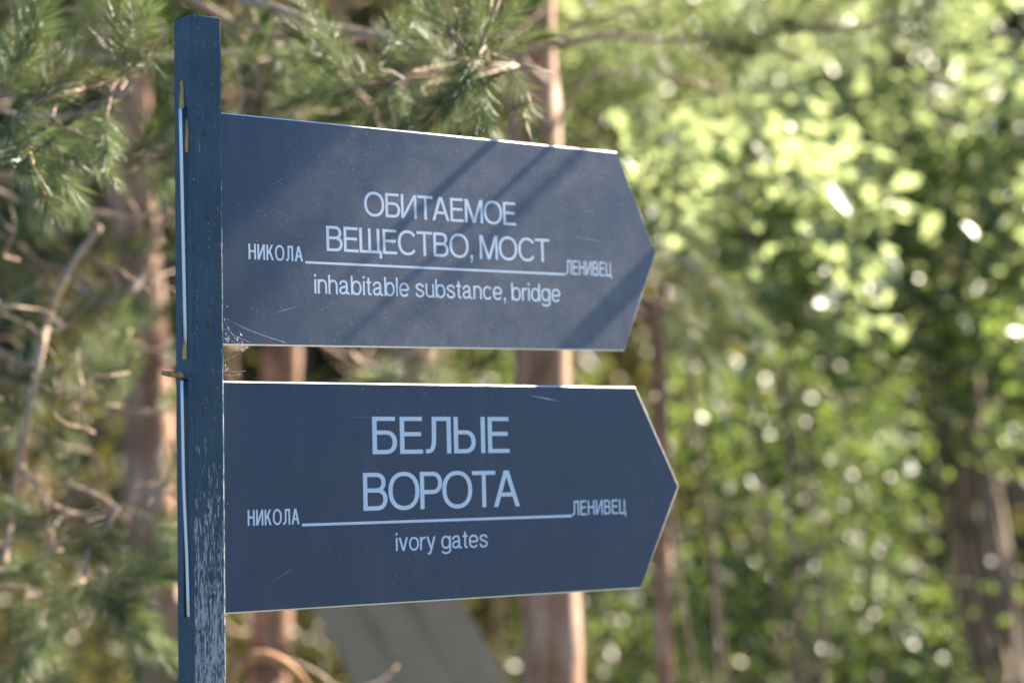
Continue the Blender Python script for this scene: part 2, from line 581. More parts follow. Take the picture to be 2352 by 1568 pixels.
# --- lettering drawn stroke by stroke, cap height 1
class Glyphs:
    def __init__(self, sv=0.125, sh=0.108):
        self.sv, self.sh = sv, sh

    def V(self, x, y0, y1, w=None):
        w = w or self.sv
        return [[(x - w / 2, y0), (x + w / 2, y0), (x + w / 2, y1), (x - w / 2, y1)]]

    def H(self, x0, x1, y, w=None):
        w = w or self.sh
        return [[(x0, y - w / 2), (x1, y - w / 2), (x1, y + w / 2), (x0, y + w / 2)]]

    def D(self, x0, y0, x1, y1, w=None):
        w = w or self.sv * 1.12
        return [[(x0 - w / 2, y0), (x0 + w / 2, y0), (x1 + w / 2, y1), (x1 - w / 2, y1)]]

    def R(self, pts, closed=False):
        """ribbon along a centre line; thickness follows direction (stems thicker than bars)"""
        P = np.array(pts, dtype=float)
        n = len(P)
        if closed:
            T = np.roll(P, -1, 0) - np.roll(P, 1, 0)
        else:
            T = np.gradient(P, axis=0)
        T /= np.linalg.norm(T, axis=1)[:, None] + 1e-9
        w = self.sh + (self.sv - self.sh) * T[:, 1] ** 2
        Nn = np.stack([-T[:, 1], T[:, 0]], -1)
        A, B = P + Nn * w[:, None] / 2, P - Nn * w[:, None] / 2
        q = []
        for i in range(n if closed else n - 1):
            j = (i + 1) % n
            q.append([tuple(B[i]), tuple(B[j]), tuple(A[j]), tuple(A[i])])
        return [('ribbon', q)]

    def arc(self, cx, cy, rx, ry, a0, a1, n=26):
        t = np.radians(np.linspace(a0, a1, n))
        c, s = np.cos(t), np.sin(t)
        e = 0.90                       # slightly squared ovals
        return [(cx + rx * np.sign(a) * abs(a) ** e, cy + ry * np.sign(b) * abs(b) ** e) for a, b in zip(c, s)]

    def bowl(self, x0, xs, xe, y0, y1):
        """open bowl: bar out at y1, round to the right, bar back at y0"""
        cy, ry = (y0 + y1) / 2, (y1 - y0) / 2
        return self.R([(x0, y1)] + [(x0 + (xs - x0) * k / 3, y1) for k in (1, 2)] + self.arc(xs, cy, xe - xs, ry, 90, -90, 22) + [(x0 + (xs - x0) * k / 3, y0) for k in (2, 1)] + [(x0, y0)])

    def get(self, ch):
        sv, sh = self.sv, self.sh
        s, b = sv / 2, sh / 2
        V, H, D, R, arc = self.V, self.H, self.D, self.R, self.arc
        xh = 0.735
        if ch == 'О':
            return 0.98, R(arc(0.49, 0.5, 0.49 - s, 0.512 - b, 0, 360, 53)[:-1], True)
        if ch == 'С':
            return 0.90, R(arc(0.47, 0.5, 0.47 - s, 0.512 - b, 36, 324, 44))
        if ch == 'Б':
            return 0.72, V(s, 0, 1) + H(s, 0.67, 1 - b) + self.bowl(s, 0.40, 0.72 - s, b, 0.575)
        if ch == 'В':
            return 0.75, V(s, 0, 1) + self.bowl(s, 0.40, 0.70 - s, 0.53, 1 - b) + self.bowl(s, 0.42, 0.75 - s, b, 0.53)
        if ch == 'Р':
            return 0.71, V(s, 0, 1) + self.bowl(s, 0.40, 0.71 - s, 0.455, 1 - b)
        if ch == 'И':
            return 0.78, V(s, 0, 1) + V(0.78 - s, 0, 1) + D(s + 0.02, 0.02, 0.78 - s - 0.02, 0.98, sv * 1.05)
        if ch == 'Т':
            return 0.78, V(0.39, 0, 1) + H(0, 0.78, 1 - b)
        if ch == 'А':
            return 0.88, D(s * 1.1, 0, 0.44 - 0.012, 1) + D(0.88 - s * 1.1, 0, 0.44 + 0.012, 1) + H(0.21, 0.67, 0.335)
        if ch == 'Е':
            return 0.68, V(s, 0, 1) + H(s, 0.665, 1 - b) + H(s, 0.63, 0.53) + H(s, 0.68, b)
        if ch == 'М':
            return 0.95, V(s, 0, 1, sv * .95) + V(0.95 - s, 0, 1, sv * .95) + D(s + 0.03, 1, 0.475, 0, sv * 1.1) + D(0.95 - s - 0.03, 1, 0.475, 0, sv * 1.1)
        if ch == 'Щ':
            return 1.06, V(s, 0, 1) + V(0.48, 0, 1) + V(0.96 - s, 0, 1) + H(0, 1.06, b) + V(1.06 - s * .9, -0.2, sh, sv * 0.9)
        if ch == 'Ц':
            return 0.80, V(s, 0, 1) + V(0.70 - s, 0, 1) + H(0, 0.80, b) + V(0.80 - s * .9, -0.19, sh, sv * 0.9)
        if ch == 'Л':
            return 0.77, V(0.77 - s, 0, 1) + H(0.19, 0.77, 1 - b) + R(smooth_path([(0.19 + s, 1.0), (0.19 + s, 0.72), (0.185 + s, 0.45), (0.165 + s, 0.22), (0.115 + s * .6, 0.085), (0.0, 0.058)], 5))
        if ch == 'Ы':
            return 0.97, V(s, 0, 1) + self.bowl(s, 0.36, 0.67 - s, b, 0.575) + V(0.97 - s, 0, 1)
        if ch == 'Н':
            return 0.76, V(s, 0, 1) + V(0.76 - s, 0, 1) + H(s, 0.76 - s, 0.53)
        if ch == 'К':
            return 0.74, V(s, 0, 1) + D(0.17, 0.40, 0.74 - s * 1.5, 1) + D(0.74 - s * 1.15, 0, 0.33, 0.60)
        if ch == ',':
            return 0.16, [[(0.02, 0), (0.16, 0), (0.16, 0.135), (0.02, 0.135)]] + [[(0.03, -0.20), (0.07, -0.20), (0.16, 0.0), (0.09, 0.0)]]
        if ch == ' ':
            return 0.24, []
        if ch == 'i':
            return sv, V(s, 0, xh) + V(s, 0.875, 1)
        if ch == 'l':
            return sv, V(s, 0, 1)
        if ch in 'nh':
            w = 0.575
            return w, V(s, 0, 1 if ch == 'h' else xh) + R([(s + 0.01, 0.36), (s + 0.01, 0.42)] + arc(w / 2, 0.44, w / 2 - s, xh + .01 - b - 0.44, 172, 0, 24) + [(w - s, 0.3), (w - s, 0.0)])
        if ch == 'u':
            w = 0.575
            return w, V(w - s, 0, xh) + R([(s, xh), (s, 0.4)] + arc(w / 2, 0.30, w / 2 - s, 0.30 - b + .012, 180, 352, 24) + [(w - s - .01, 0.36)])
        if ch == 'r':
            return 0.36, V(s, 0, xh) + R([(s + 0.01, 0.34)] + arc(0.36, 0.40, 0.36 - s, xh - b - 0.40, 176, 88, 14))
        if ch == 'o':
            return 0.66, R(arc(0.33, xh / 2, 0.33 - s, xh / 2 + .012 - b, 0, 360, 45)[:-1], True)
        if ch == 'c':
            return 0.61, R(arc(0.325, xh / 2, 0.325 - s, xh / 2 + .012 - b, 38, 322, 36))
        if ch == 'e':
            return 0.66, R(arc(0.33, xh / 2, 0.33 - s, xh / 2 + .012 - b, 2, 322, 42)) + H(s, 0.66 - s * 1.0, xh / 2 - 0.01)
        if ch == 'b':
            w = 0.67
            return w, V(s, 0, 1) + R(arc(0.35, xh / 2, 0.32 - s, xh / 2 + .012 - b, 0, 360, 45)[:-1], True)
        if ch == 'd':
            w = 0.67
            return w, V(w - s, 0, 1) + R(arc(0.32, xh / 2, 0.32 - s, xh / 2 + .012 - b, 0, 360, 45)[:-1], True)
        if ch == 'g':
            w = 0.66
            return w, V(w - s, 0.0, xh) + R(arc(0.32, xh / 2 + 0.01, 0.32 - s, xh / 2 - b, 0, 360, 45)[:-1], True) + R([(w - s, 0.2), (w - s, -0.02)] + arc(0.32, -0.03, w - s - 0.32, 0.20, 0, -158, 24))
        if ch == 'a':
            w = 0.66
            xs_ = 0.54 - s
            return w, R([(s + 0.015, 0.50)] + arc(0.30, 0.50, 0.30 - s - 0.012, xh + .012 - b - 0.50, 168, 60, 14) + smooth_path([(xs_ - 0.03, 0.615), (xs_, 0.52), (xs_, 0.30), (xs_, 0.14), (xs_ + 0.03, 0.07), (0.60, 0.05), (0.655, 0.055)], 4).tolist()) + \
                R(smooth_path([(xs_, 0.45), (xs_ - 0.06, 0.415), (0.27, 0.385), (0.12, 0.335), (s, 0.205), (0.12, 0.085), (0.235, 0.05), (0.36, 0.09), (xs_ - 0.01, 0.20), (xs_, 0.33)], 5))
        if ch == 's':
            w = 0.58
            return w, R(smooth_path([(w - s, 0.535), (w - 0.13, 0.655), (w / 2, 0.69), (0.13, 0.645), (s + 0.01, 0.545), (0.15, 0.44), (w / 2, 0.38), (w - 0.12, 0.31), (w - s, 0.20), (w - 0.13, 0.085), (w / 2, 0.042), (0.12, 0.085), (s - 0.01, 0.225)], 4))
        if ch == 't':
            return 0.34, R([(0.16, 0.93), (0.16, 0.6), (0.16, 0.25)] + smooth_path([(0.16, 0.16), (0.18, 0.085), (0.24, 0.052), (0.335, 0.058)], 4).tolist()) + H(0.0, 0.33, xh - b)
        if ch == 'v':
            return 0.60, D(s, xh, 0.30, 0, sv * 1.08) + D(0.60 - s, xh, 0.30, 0, sv * 1.08)
        if ch == 'y':
            return 0.60, D(s, xh, 0.315, 0.0, sv * 1.08) + D(0.60 - s, xh, 0.285, -0.06, sv * 1.08) + R(smooth_path([(0.30, -0.03), (0.27, -0.13), (0.225, -0.195), (0.15, -0.215), (0.07, -0.205)], 4))
        raise KeyError(ch)


def text_mesh(name, body, x0, x1, base, cap, sv, sh, track, surf):
    G = Glyphs(sv, sh)
    x = 0.0
    quads = []
    layer = 0
    KERN = {'ТА': -0.10, 'ОТ': -0.03, 'РО': -0.03, 'ОР': -0.01, 'СТ': -0.04, 'ЕМ': 0.02}
    for ci, ch in enumerate(body):
        x += KERN.get(body[ci - 1:ci + 1], 0.0) if ci else 0.0
        w, strokes = G.get(ch)
        for st in strokes:
            layer += 1
            qs = st[1] if st[0] == 'ribbon' else [st]
            for q in qs:
                quads.append(([(px + x, py) for px, py in q], layer % 5))
        x += w + track
    tot = x - track
    V, F = [], []
    for q, ly in quads:
        i = len(V)
        for px, py in q:
            V.append((x0 + px / tot * (x1 - x0), -(surf + 0.00003 + ly * 0.000007), base + py * cap))
        a = sum((V[i + k][0] * V[i + (k + 1) % 4][2] - V[i + (k + 1) % 4][0] * V[i + k][2]) for k in range(4))
        F.append((i, i + 1, i + 2, i + 3) if a > 0 else (i + 3, i + 2, i + 1, i))
    return npmesh(name, V, F)


def make_board(key, film, texts, rule, scratches, ends, label):
    b = BOARDS[key]
    Mx = SIGN_I @ board_matrix(b)
    h2, L, T, t = b['h'] / 2, b['L'], b['T'], 0.004
    ch = 0.0019
    a0 = 0.012
    outline = [(a0, -h2), (L, -h2), (T, 0.0), (L, h2), (a0, h2)]
    # inset outline for the chamfer
    def inset(pts, d):
        n = len(pts)
        out = []
        for i in range(n):
            p0, p1, p2 = Vector(pts[i - 1]), Vector(pts[i]), Vector(pts[(i + 1) % n])
            e1, e2 = (p1 - p0).normalized(), (p2 - p1).normalized()
            n1, n2 = Vector((-e1.y, e1.x)), Vector((-e2.y, e2.x))
            m = (n1 + n2).normalized()
            out.append(tuple(p1 + m * (d / max(0.3, m.dot(n1)))))
        return out
    ins = inset(outline, ch)
    ins[0] = (a0, ins[0][1])
    ins[-1] = (a0, ins[-1][1])
    me = bpy.data.meshes.new('direction_board')
    V = [(x, -t, z) for x, z in ins] + [(x, t, z) for x, z in ins]
    me.from_pydata(V, [], [(0, 1, 2, 3, 4), (9, 8, 7, 6, 5)])
    bo = link('direction_board', me, film, sign)
    bo.matrix_local = Mx
    bo['label'] = label
    # pale cut edge: chamfer in front, flat side, chamfer behind
    n = 5
    V = [(x, -t, z) for x, z in ins] + [(x, -t + ch, z) for x, z in outline] + [(x, t - ch, z) for x, z in outline] + [(x, t, z) for x, z in ins]
    F = []
    for r in range(3):
        for i in range(n - 1):
            F.append((r * n + i, (r + 1) * n + i, (r + 1) * n + i + 1, r * n + i + 1))
    me = npmesh('board_edge', V, F)
    link('board_edge', me, M_CORE, bo)
    # tail of the board coming out of the back of the slot
    pts = []
    zz = np.linspace(-h2, h2, 11)
    V, F = [], []
    for z in zz:
        off = np.interp(z / h2, [e[0] for e in ends], [e[1] for e in ends])
        for x, y in ((a0, -t), (-SIDE / 2 - 0.0022, -t + off), (-SIDE / 2 - 0.0022, t + off), (a0, t)):
            V.append((x, y, z))
    for i in range(10):
        for k in range(3):
            F.append((i * 4 + k, (i + 1) * 4 + k, (i + 1) * 4 + k + 1, i * 4 + k + 1))
    F += [(0, 1, 2, 3), (43, 42, 41, 40)]
    me = npmesh('board_tail', V, F)
    me.materials.append(film)
    me.materials.append(M_CORE)
    for i in range(10):
        me.polygons[i * 3 + 1].material_index = 1
    link('board_tail', me, None, bo)
    for body, x0, x1, base, cap, sv, sh, tr in texts:
        link('lettering', text_mesh('lettering', body, x0, x1, base, cap, sv, sh, tr, t), M_LETTER, bo)
    x0, x1, z0, z1 = rule
    me = npmesh('underline', [(x0, -t - 0.00005, z0), (x1, -t - 0.00005, z0), (x1, -t - 0.00005, z1), (x0, -t - 0.00005, z1)], [(0, 1, 2, 3)])
    link('underline', me, M_LETTER, bo)
    for (xa, za, xb, zb, w) in scratches:
        dx, dz = xb - xa, zb - za
        l = math.hypot(dx, dz)
        px, pz = -dz / l * w / 2, dx / l * w / 2
        me = npmesh('scratch', [(xa, -t - .00003, za), (xa + dx * .6 - px, -t - .00003, za + dz * .6 - pz), (xb, -t - .00003, zb), (xa + dx * .6 + px, -t - .00003, za + dz * .6 + pz)], [(0, 1, 2, 3)])
        link('scratch', me, M_SCR, bo)
    return bo


M_SCR = simple('scratch_bare', (0.30, 0.32, 0.36), 0.5)
make_board('upper', M_FILM_A, [
    ('ОБИТАЕМОЕ', 0.2881, 0.5872, 0.0306, 0.0362, 0.128, 0.112, 0.055),
    ('ВЕЩЕСТВО, МОСТ', 0.2168, 0.6566, -0.0244, 0.0368, 0.128, 0.112, 0.055),
    ('inhabitable substance, bridge', 0.1928, 0.6768, -0.0870, 0.0280, 0.118, 0.104, 0.085),
    ('НИКОЛА', 0.0796, 0.1740, -0.0418, 0.0220, 0.185, 0.130, 0.15),
    ('ЛЕНИВЕЦ', 0.6905, 0.7925, -0.0424, 0.0232, 0.150, 0.120, 0.16)],
    (0.1777, 0.6885, -0.0442, -0.0407),
    [(0.115, -0.119, 0.165, -0.105, 0.0007), (0.10, 0.055, 0.16, 0.085, 0.0003), (0.115, 0.035, 0.155, 0.02, 0.0003), (0.70, 0.02, 0.79, 0.012, 0.0008)],
    [(-1, 0.0008), (1, -0.0012)], 'dusty upper arrow board for the inhabitable substance bridge')
make_board('lower', M_FILM_B, [
    ('БЕЛЫЕ', 0.2846, 0.5375, 0.0572, 0.0545, 0.130, 0.112, 0.09),
    ('ВОРОТА', 0.2666, 0.5549, -0.0245, 0.0548, 0.130, 0.112, 0.035),
    ('ivory gates', 0.3224, 0.4914, -0.0845, 0.0264, 0.118, 0.104, 0.075),
    ('НИКОЛА', 0.0719, 0.1569, -0.0406, 0.0220, 0.185, 0.130, 0.15),
    ('ЛЕНИВЕЦ', 0.6584, 0.7695, -0.0413, 0.0228, 0.150, 0.120, 0.16)],
    (0.1612, 0.6577, -0.0439, -0.0400),
    [(0.575, 0.146, 0.640, 0.136, 0.0022), (0.38, 0.148, 0.385, 0.144, 0.0005), (0.22, 0.112, 0.36, 0.108, 0.0003), (0.11, -0.12, 0.15, -0.10, 0.0005)],
    [(-1, -0.0075), (-0.5, -0.0055), (0.1, 0.0005), (1, 0.0018)], 'clean lower arrow board for the ivory gates')


# --- cobweb in the corner of post and upper board
def make_cobweb():
    g = random.Random(11)
    Bm = board_matrix(BOARDS['upper'])
    org = Bm @ Vector((0.036, -0.006, -0.158))
    o = thing('cobweb', 'torn white cobweb between the post and the upper board corner', 'cobweb', org)
    d, u, n = Bm.col[0].to_3d(), Bm.col[2].to_3d(), -Bm.col[1].to_3d()
    parts = []
    def thread(a, b, r=0.00012):
        mid = (a + b) / 2 + Vector((0, 0, -g.uniform(0, .004)))
        parts.append(tube_np(smooth_path([a - org, mid - org, b - org], 4), [r, r], 3))
    P = lambda a, v, k=0.0: Bm @ Vector((a, -0.006 - k, v))
    for i in range(4):
        thread(P(0.034, -0.125 - 0.035 * g.random()), P(0.05 + 0.09 * g.random() ** 2, -0.163 + 0.004 * g.random(), g.uniform(-.003, .004)), 0.00009)
    for i in range(7):
        v0 = -0.165 - g.random() * 0.075
        thread(P(0.030, v0, -0.002), P(0.036 + 0.035 * g.random(), v0 + g.uniform(-.02, .02), g.uniform(-.004, .004)), 0.00008)
    for i in range(14):
        c = P(0.034 + abs(g.gauss(0, .016)), -0.158 + g.gauss(0, .018))
        thread(c, c + Vector((g.gauss(0, .003), g.gauss(0, .003), g.gauss(0, .003))), 0.0003)
    for i in range(10):
        c = P(0.032 + abs(g.gauss(0, .005)), -0.18 - g.random() * .32)
        thread(c, c + Vector((g.gauss(0, .004), g.gauss(0, .002), g.gauss(0, .005))), 0.0003)
    V, F = join_np(parts)
    link('silk', npmesh('silk', V, F), M_WEB, o)
    # two pine needles caught in it
    V, F = tube_np([np.array(P(0.036, -0.205) - org), np.array(P(0.062, -0.225) - org)], [0.0005, 0.0002], 4)
    link('caught_needle', npmesh('caught_needle', V, F), M_NEEDLE_DRY, o)


make_cobweb()

# ------------------------------------------------------------------ pine sprig meshes (twig tip with needles)
def sprig_mesh(seed, n=130, length=0.13, nl=0.060, nw=0.00105, spread=55):
    g = np.random.default_rng(seed)
    tt = g.random(n) ** 0.75
    base = np.zeros((n, 3))
    base[:, 0] = tt * length
    base[:, 2] = 0.012 * np.sin(tt * 3)
    ang = np.radians(np.clip(g.normal(spread, 14, n) - 38 * tt ** 3, 6, 88))
    ph = g.random(n) * 2 * np.pi
    d = np.stack([np.cos(ang), np.sin(ang) * np.cos(ph), np.sin(ang) * np.sin(ph) + 0.12], -1)
    d /= np.linalg.norm(d, axis=1)[:, None]
    V, F = blades(base, d, rand_dirs(n, g), nl * g.uniform(0.7, 1.15, n), nw * g.uniform(0.8, 1.25, n))
    return V, F


SPRIGS = []
for k in range(6):
    V, F = sprig_mesh(20 + k, n=300 + 15 * k, spread=[48, 58, 66, 52, 40, 60][k])
    me = npmesh('needle_tuft', V, F)
    me.materials.append(M_NEEDLE)
    SPRIGS.append(me)
V, F = sprig_mesh(41, n=46, spread=62, length=0.10)
DRY = npmesh('dry_needle_tuft', V, F)
DRY.materials.append(M_NEEDLE_DRY)
V, F = tube_np([(0.10, 0, 0.0), (0.12, 0, 0.003), (0.15, 0, 0.006)], [0.0028, 0.0042, 0.0015], 6)
BUD = npmesh('bud', V, F)
M_BUD = simple('bud_scales', (0.52, 0.30, 0.10), 0.55)
BUD.materials.append(M_BUD)


def put_sprig(parent, pos, direction, scale=1.0, roll=None, dry=False, bud=0.3, inv=None):
    """a tuft, in the frame of its branch (parents sit at translation only)"""
    d = Vector(direction).normalized()
    q = d.to_track_quat('X', 'Z')
    me = DRY if dry else random.choice(SPRIGS)
    o = link('dry_needle_tuft' if dry else 'needle_tuft', me, None, parent)
    o.location = Vector(pos)
    r = random.uniform(0, 6.28) if roll is None else roll
    o.rotation_euler = (q @ Matrix.Rotation(r, 3, 'X').to_quaternion()).to_euler()
    o.scale = (scale,) * 3
    if not dry and random.random() < bud:
        c = link('bud', BUD, None, parent)
        c.location, c.rotation_euler, c.scale = o.location, o.rotation_euler, o.scale
    return o


# ------------------------------------------------------------------ tree builders
def trunk_np(p0, p1, r0, r1, seed, sides=16, wob=0.05):
    g = np.random.default_rng(seed)
    n = 60
    t = np.linspace(0, 1, n)[:, None]
    path = np.array(p0) + (np.array(p1) - np.array(p0)) * t
    L = np.linalg.norm(np.array(p1) - np.array(p0))
    ph = g.random(4) * 6.28
    path[:, 0] += wob * (np.sin(t[:, 0] * L * 0.9 + ph[0]) + 0.4 * np.sin(t[:, 0] * L * 2.3 + ph[1])) * 0.5
    path[:, 1] += wob * (np.sin(t[:, 0] * L * 1.1 + ph[2])) * 0.5
    rad = r0 + (r1 - r0) * t[:, 0]
    rad[:3] *= np.array([1.5, 1.25, 1.1])
    V, F = tube_np(path, rad, sides, 0.10, seed)
    return V, F, path


def dead_branch(p, az, length, seed, droop=0.3, r=0.008):
    g = random.Random(seed)
    pts = [Vector((0, 0, 0))]
    d = Vector((math.cos(az), math.sin(az), g.uniform(-0.1, 0.35)))
    for i in range(6):
        d = (d + Vector((g.gauss(0, .25), g.gauss(0, .25), (-droop if i < 3 else droop * 1.4) + g.gauss(0, .12)))).normalized()
        pts.append(pts[-1] + d * length / 6)
    V, F = tube_np(smooth_path(pts, 4), [r, r * 0.75, r * 0.35], 6, 0.1, seed)
    return V + np.array(p), F, [Vector(p) + q for q in pts]


def crown_np(seed, h0, h1, rad, n_cl, per, nl, nw):
    """pine crown: shelves of needle clumps around a leader, gaps left between them"""
    g = np.random.default_rng(seed)
    B, Dd, LL = [], [], []
    limbs = []
    for i in range(n_cl):
        k = g.random()
        z = h0 + (h1 - h0) * k
        rr = rad * (1.05 - 0.75 * k) * (0.35 + 0.65 * g.random())
        az = g.random() * 2 * np.pi
        c = np.array([rr * np.cos(az), rr * np.sin(az), z + 0.15 * rr])
        out = np.array([np.cos(az), np.sin(az), 0.35])
        if i % 3 == 0:
            limbs.append((np.array([0, 0, z - 0.25 * rr]), c))
        b = c + g.normal(size=(per, 3)) * np.array([0.16, 0.16, 0.08]) * (0.7 + 0.5 * rad / 1.5)
        dd = rand_dirs(per, g) * 0.8 + out
        B.append(b)
        Dd.append(dd / np.linalg.norm(dd, axis=1)[:, None])
    B, Dd = np.vstack(B), np.vstack(Dd)
    n = len(B)
    V, F = blades(B, Dd, rand_dirs(n, g), nl * g.uniform(.7, 1.3, n), nw * g.uniform(.7, 1.3, n))
    lp = [tube_np(smooth_path([a, (a + c) / 2 + np.array([0, 0, -0.06]), c], 3), [0.022, 0.012, 0.005], 5) for a, c in limbs]
    return V, F, join_np(lp)


CROWNS = []
for k in range(3):
    V, F, lm = crown_np(60 + k, 0.0, 4.6, 1.2, 85, 60, 0.14, 0.020)
    a = npmesh('crown', V, F)
    a.materials.append(M_CANOPY)
    c = npmesh('limb', *lm)
    c.materials.append(M_TWIG)
    CROWNS.append((a, c))

V, F, lm = crown_np(67, 0.0, 4.6, 1.7, 300, 80, 0.15, 0.024)  # crown thickened out of view to hold back sky light from above
_a, _c = npmesh('crown', V, F), npmesh('limb', *lm)
_a.materials.append(M_CANOPY)
_c.materials.append(M_TWIG)
DENSE = (_a, _c)


def pine(label, foot, lean_top, r0, r1, seed, crown_at, crown_scale=1.0, dead=14, dead_from=0.8, dead_len=1.1, group=None, bark=None, wob=0.05, name='pine_tree', tufts=0, dense=False):
    """foot, lean_top: world points on the trunk axis"""
    foot, top = Vector(foot), Vector(lean_top)
    t = thing(name, label, 'tree', foot, group)
    V, F, path = trunk_np((0, 0, -0.1), top - foot, r0, r1, seed, wob=wob)
    link('trunk', npmesh('trunk', V, F), bark or M_PINE_BARK, t, True)
    g = random.Random(seed)
    H = (top - foot).z
    for i in range(dead):
        z = g.uniform(dead_from, min(crown_at + 0.5, H * 0.9))
        p = path[min(len(path) - 1, int(z / H * (len(path) - 1)))]
        V, F, pts = dead_branch(p, g.uniform(0, 6.28), dead_len * g.uniform(0.5, 1.2), seed * 100 + i)
        b = link('branch', npmesh('branch', V, F), M_TWIG, t, True)
        for q in range(tufts):
            j = g.randint(3, 6)
            put_sprig(b, pts[j], (pts[j] - pts[j - 1]) + Vector((g.gauss(0, .05), g.gauss(0, .05), g.gauss(0, .05))), g.uniform(0.9, 1.5), dry=g.random() < 0.2)
    if not crown_scale:
        return t, path
    cm = DENSE if dense else CROWNS[seed % 3]
    ci = int(crown_at / H * (len(path) - 1))
    p = path[min(ci, len(path) - 1)]
    for nm, me in (('crown', cm[0]), ('limbs', cm[1])):
        o = link(nm, me, None, t)
        o.location = p
        o.rotation_euler = (0, 0, seed * 1.7)
        o.scale = (crown_scale, crown_scale, (H - crown_at + 0.4) / 4.6)
        o['kind'] = 'stuff'
    return t, path


def along(a, b, z):
    """extend the line a-b (world) to height z"""
    a, b = Vector(a), Vector(b)
    k = (z - a.z) / (b.z - a.z)
    return a + (b - a) * k


def line_tree(label, p_hi, p_lo, depth, rpx, seed, top_z, **kw):
    a, b = at(*p_hi, depth), at(*p_lo, depth)
    r = rpx / FPX * depth
    return pine(label, along(a, b, 0.0), along(a, b, top_z), r * 1.12, r * 0.55, seed, **kw)


T_CENTRE = line_tree('orange-barked pine trunk rising behind the two boards, bright along one side', (1216, 100), (1268, 1560), 5.9, 65, 3, 8.5, crown_at=4.4, dead=9, dead_from=2.6, tufts=1, wob=0.01)
T_LEFT = line_tree('leaning red-brown pine trunk just behind the post', (283, 60), (365, 1560), 7.6, 56, 4, 9.5, crown_at=4.3, dense=True, dead=22, tufts=0, dead_from=1.0, wob=0.02)
T_THIN = line_tree('very thin brown snapped-off pine trunk showing past the board tips', (1492, 300), (1527, 1560), 7.0, 25, 5, 2.25, crown_at=1.6, crown_scale=0, dead=5, tufts=0, wob=0.01, dead_len=0.25)
T_GAP = line_tree('pine trunk seen in the gap between the boards, lit on one edge', (672, 150), (628, 1560), 7.8, 44, 6, 8.0, crown_at=3.9, dense=True, dead=12, tufts=0, wob=0.03)
T_RIGHT = line_tree('dark leaning trunk among the broadleaf bushes', (2095, 150), (2305, 1560), 9.3, 62, 7, 10.5, crown_at=5.0, dense=True, dead=10, tufts=1, bark=M_DARK_BARK, wob=0.03)


# grey plank slab leaning against the gap pine
def leaning_planks():
    a, b = at(650, 960, 7.45), at(968, 1530, 7.25)
    foot = along(a, b, 0.0)
    o = thing('leaning_planks', 'grey weathered panel of three planks leaning behind the lower board', 'planks', foot)
    ax = (a - foot).normalized()
    L = (a - foot).length
    w = Vector((0.97, -0.10, 0.0))
    w = (w - ax * w.dot(ax)).normalized()
    n = ax.cross(w).normalized()
    g = random.Random(8)
    k, pw = 3, 0.150
    for i in range(k):
        c = (i - (k - 1) / 2) * pw
        bm = bmesh.new()
        bmesh.ops.create_cube(bm, size=1)
        for v in bm.verts:
            v.co = Vector((v.co.x * (pw - 0.0015), v.co.y * 0.05, (v.co.z + 0.5) * (L + g.uniform(-.03, .03))))
        bmesh.ops.bevel(bm, geom=bm.edges[:], offset=0.004, segments=1, affect='EDGES')
        me = bpy.data.meshes.new('plank')
        bm.to_mesh(me)
        bm.free()
        p = link('plank', me, M_GREY_BARK, o)
        Mx = Matrix.Identity(4)
        for r in range(3):
            Mx[r][0], Mx[r][1], Mx[r][2], Mx[r][3] = w[r], n[r], ax[r], (w * c + n * g.uniform(-.002, .002))[r]
        p.matrix_local = Mx


leaning_planks()

# ------------------------------------------------------------------ near pine whose boughs fill the left and the top
def bough(tree, root, pts, depth0, depth1, wpx0, wpx1, name='branch'):
    """a branch drawn through picture points, receding from depth0 to depth1"""
    n = len(pts)
    W = []
    for i, (x, y) in enumerate(pts):
        k = i / (n - 1)
        W.append(at(x, y, depth0 + (depth1 - depth0) * k + 0.03 * math.sin(i * 2.1 + x)))
    r0, r1 = wpx0 / 2 / FPX * depth0, wpx1 / 2 / FPX * depth1
    P = smooth_path([w - root for w in W], 6)
    V, F = tube_np(P, [r0, r1], 7, 0.10, int(abs(pts[0][0]) + abs(pts[0][1])))
    b = link(name, npmesh(name, V, F), M_TWIG, tree, True)
    return b, [Vector(p) for p in P]


NL_FOOT = Vector((-1.75, 4.9, 0))
near = thing('pine_tree', 'near pine whose bare twigs and needle tufts spread round the post', 'tree', NL_FOOT)
V, F, _pth = trunk_np((0, 0, -0.1), (0.15, 0.1, 7.5), 0.11, 0.05, 31)
link('trunk', npmesh('trunk', V, F), M_PINE_BARK, near, True)
for nm, me in (('crown', DENSE[0]), ('limbs', DENSE[1])):
    o = link(nm, me, None, near)
    o.location = (0.1, 0.05, 3.7)
    o['kind'] = 'stuff'
    o.scale = (0.9, 0.9, 0.75)

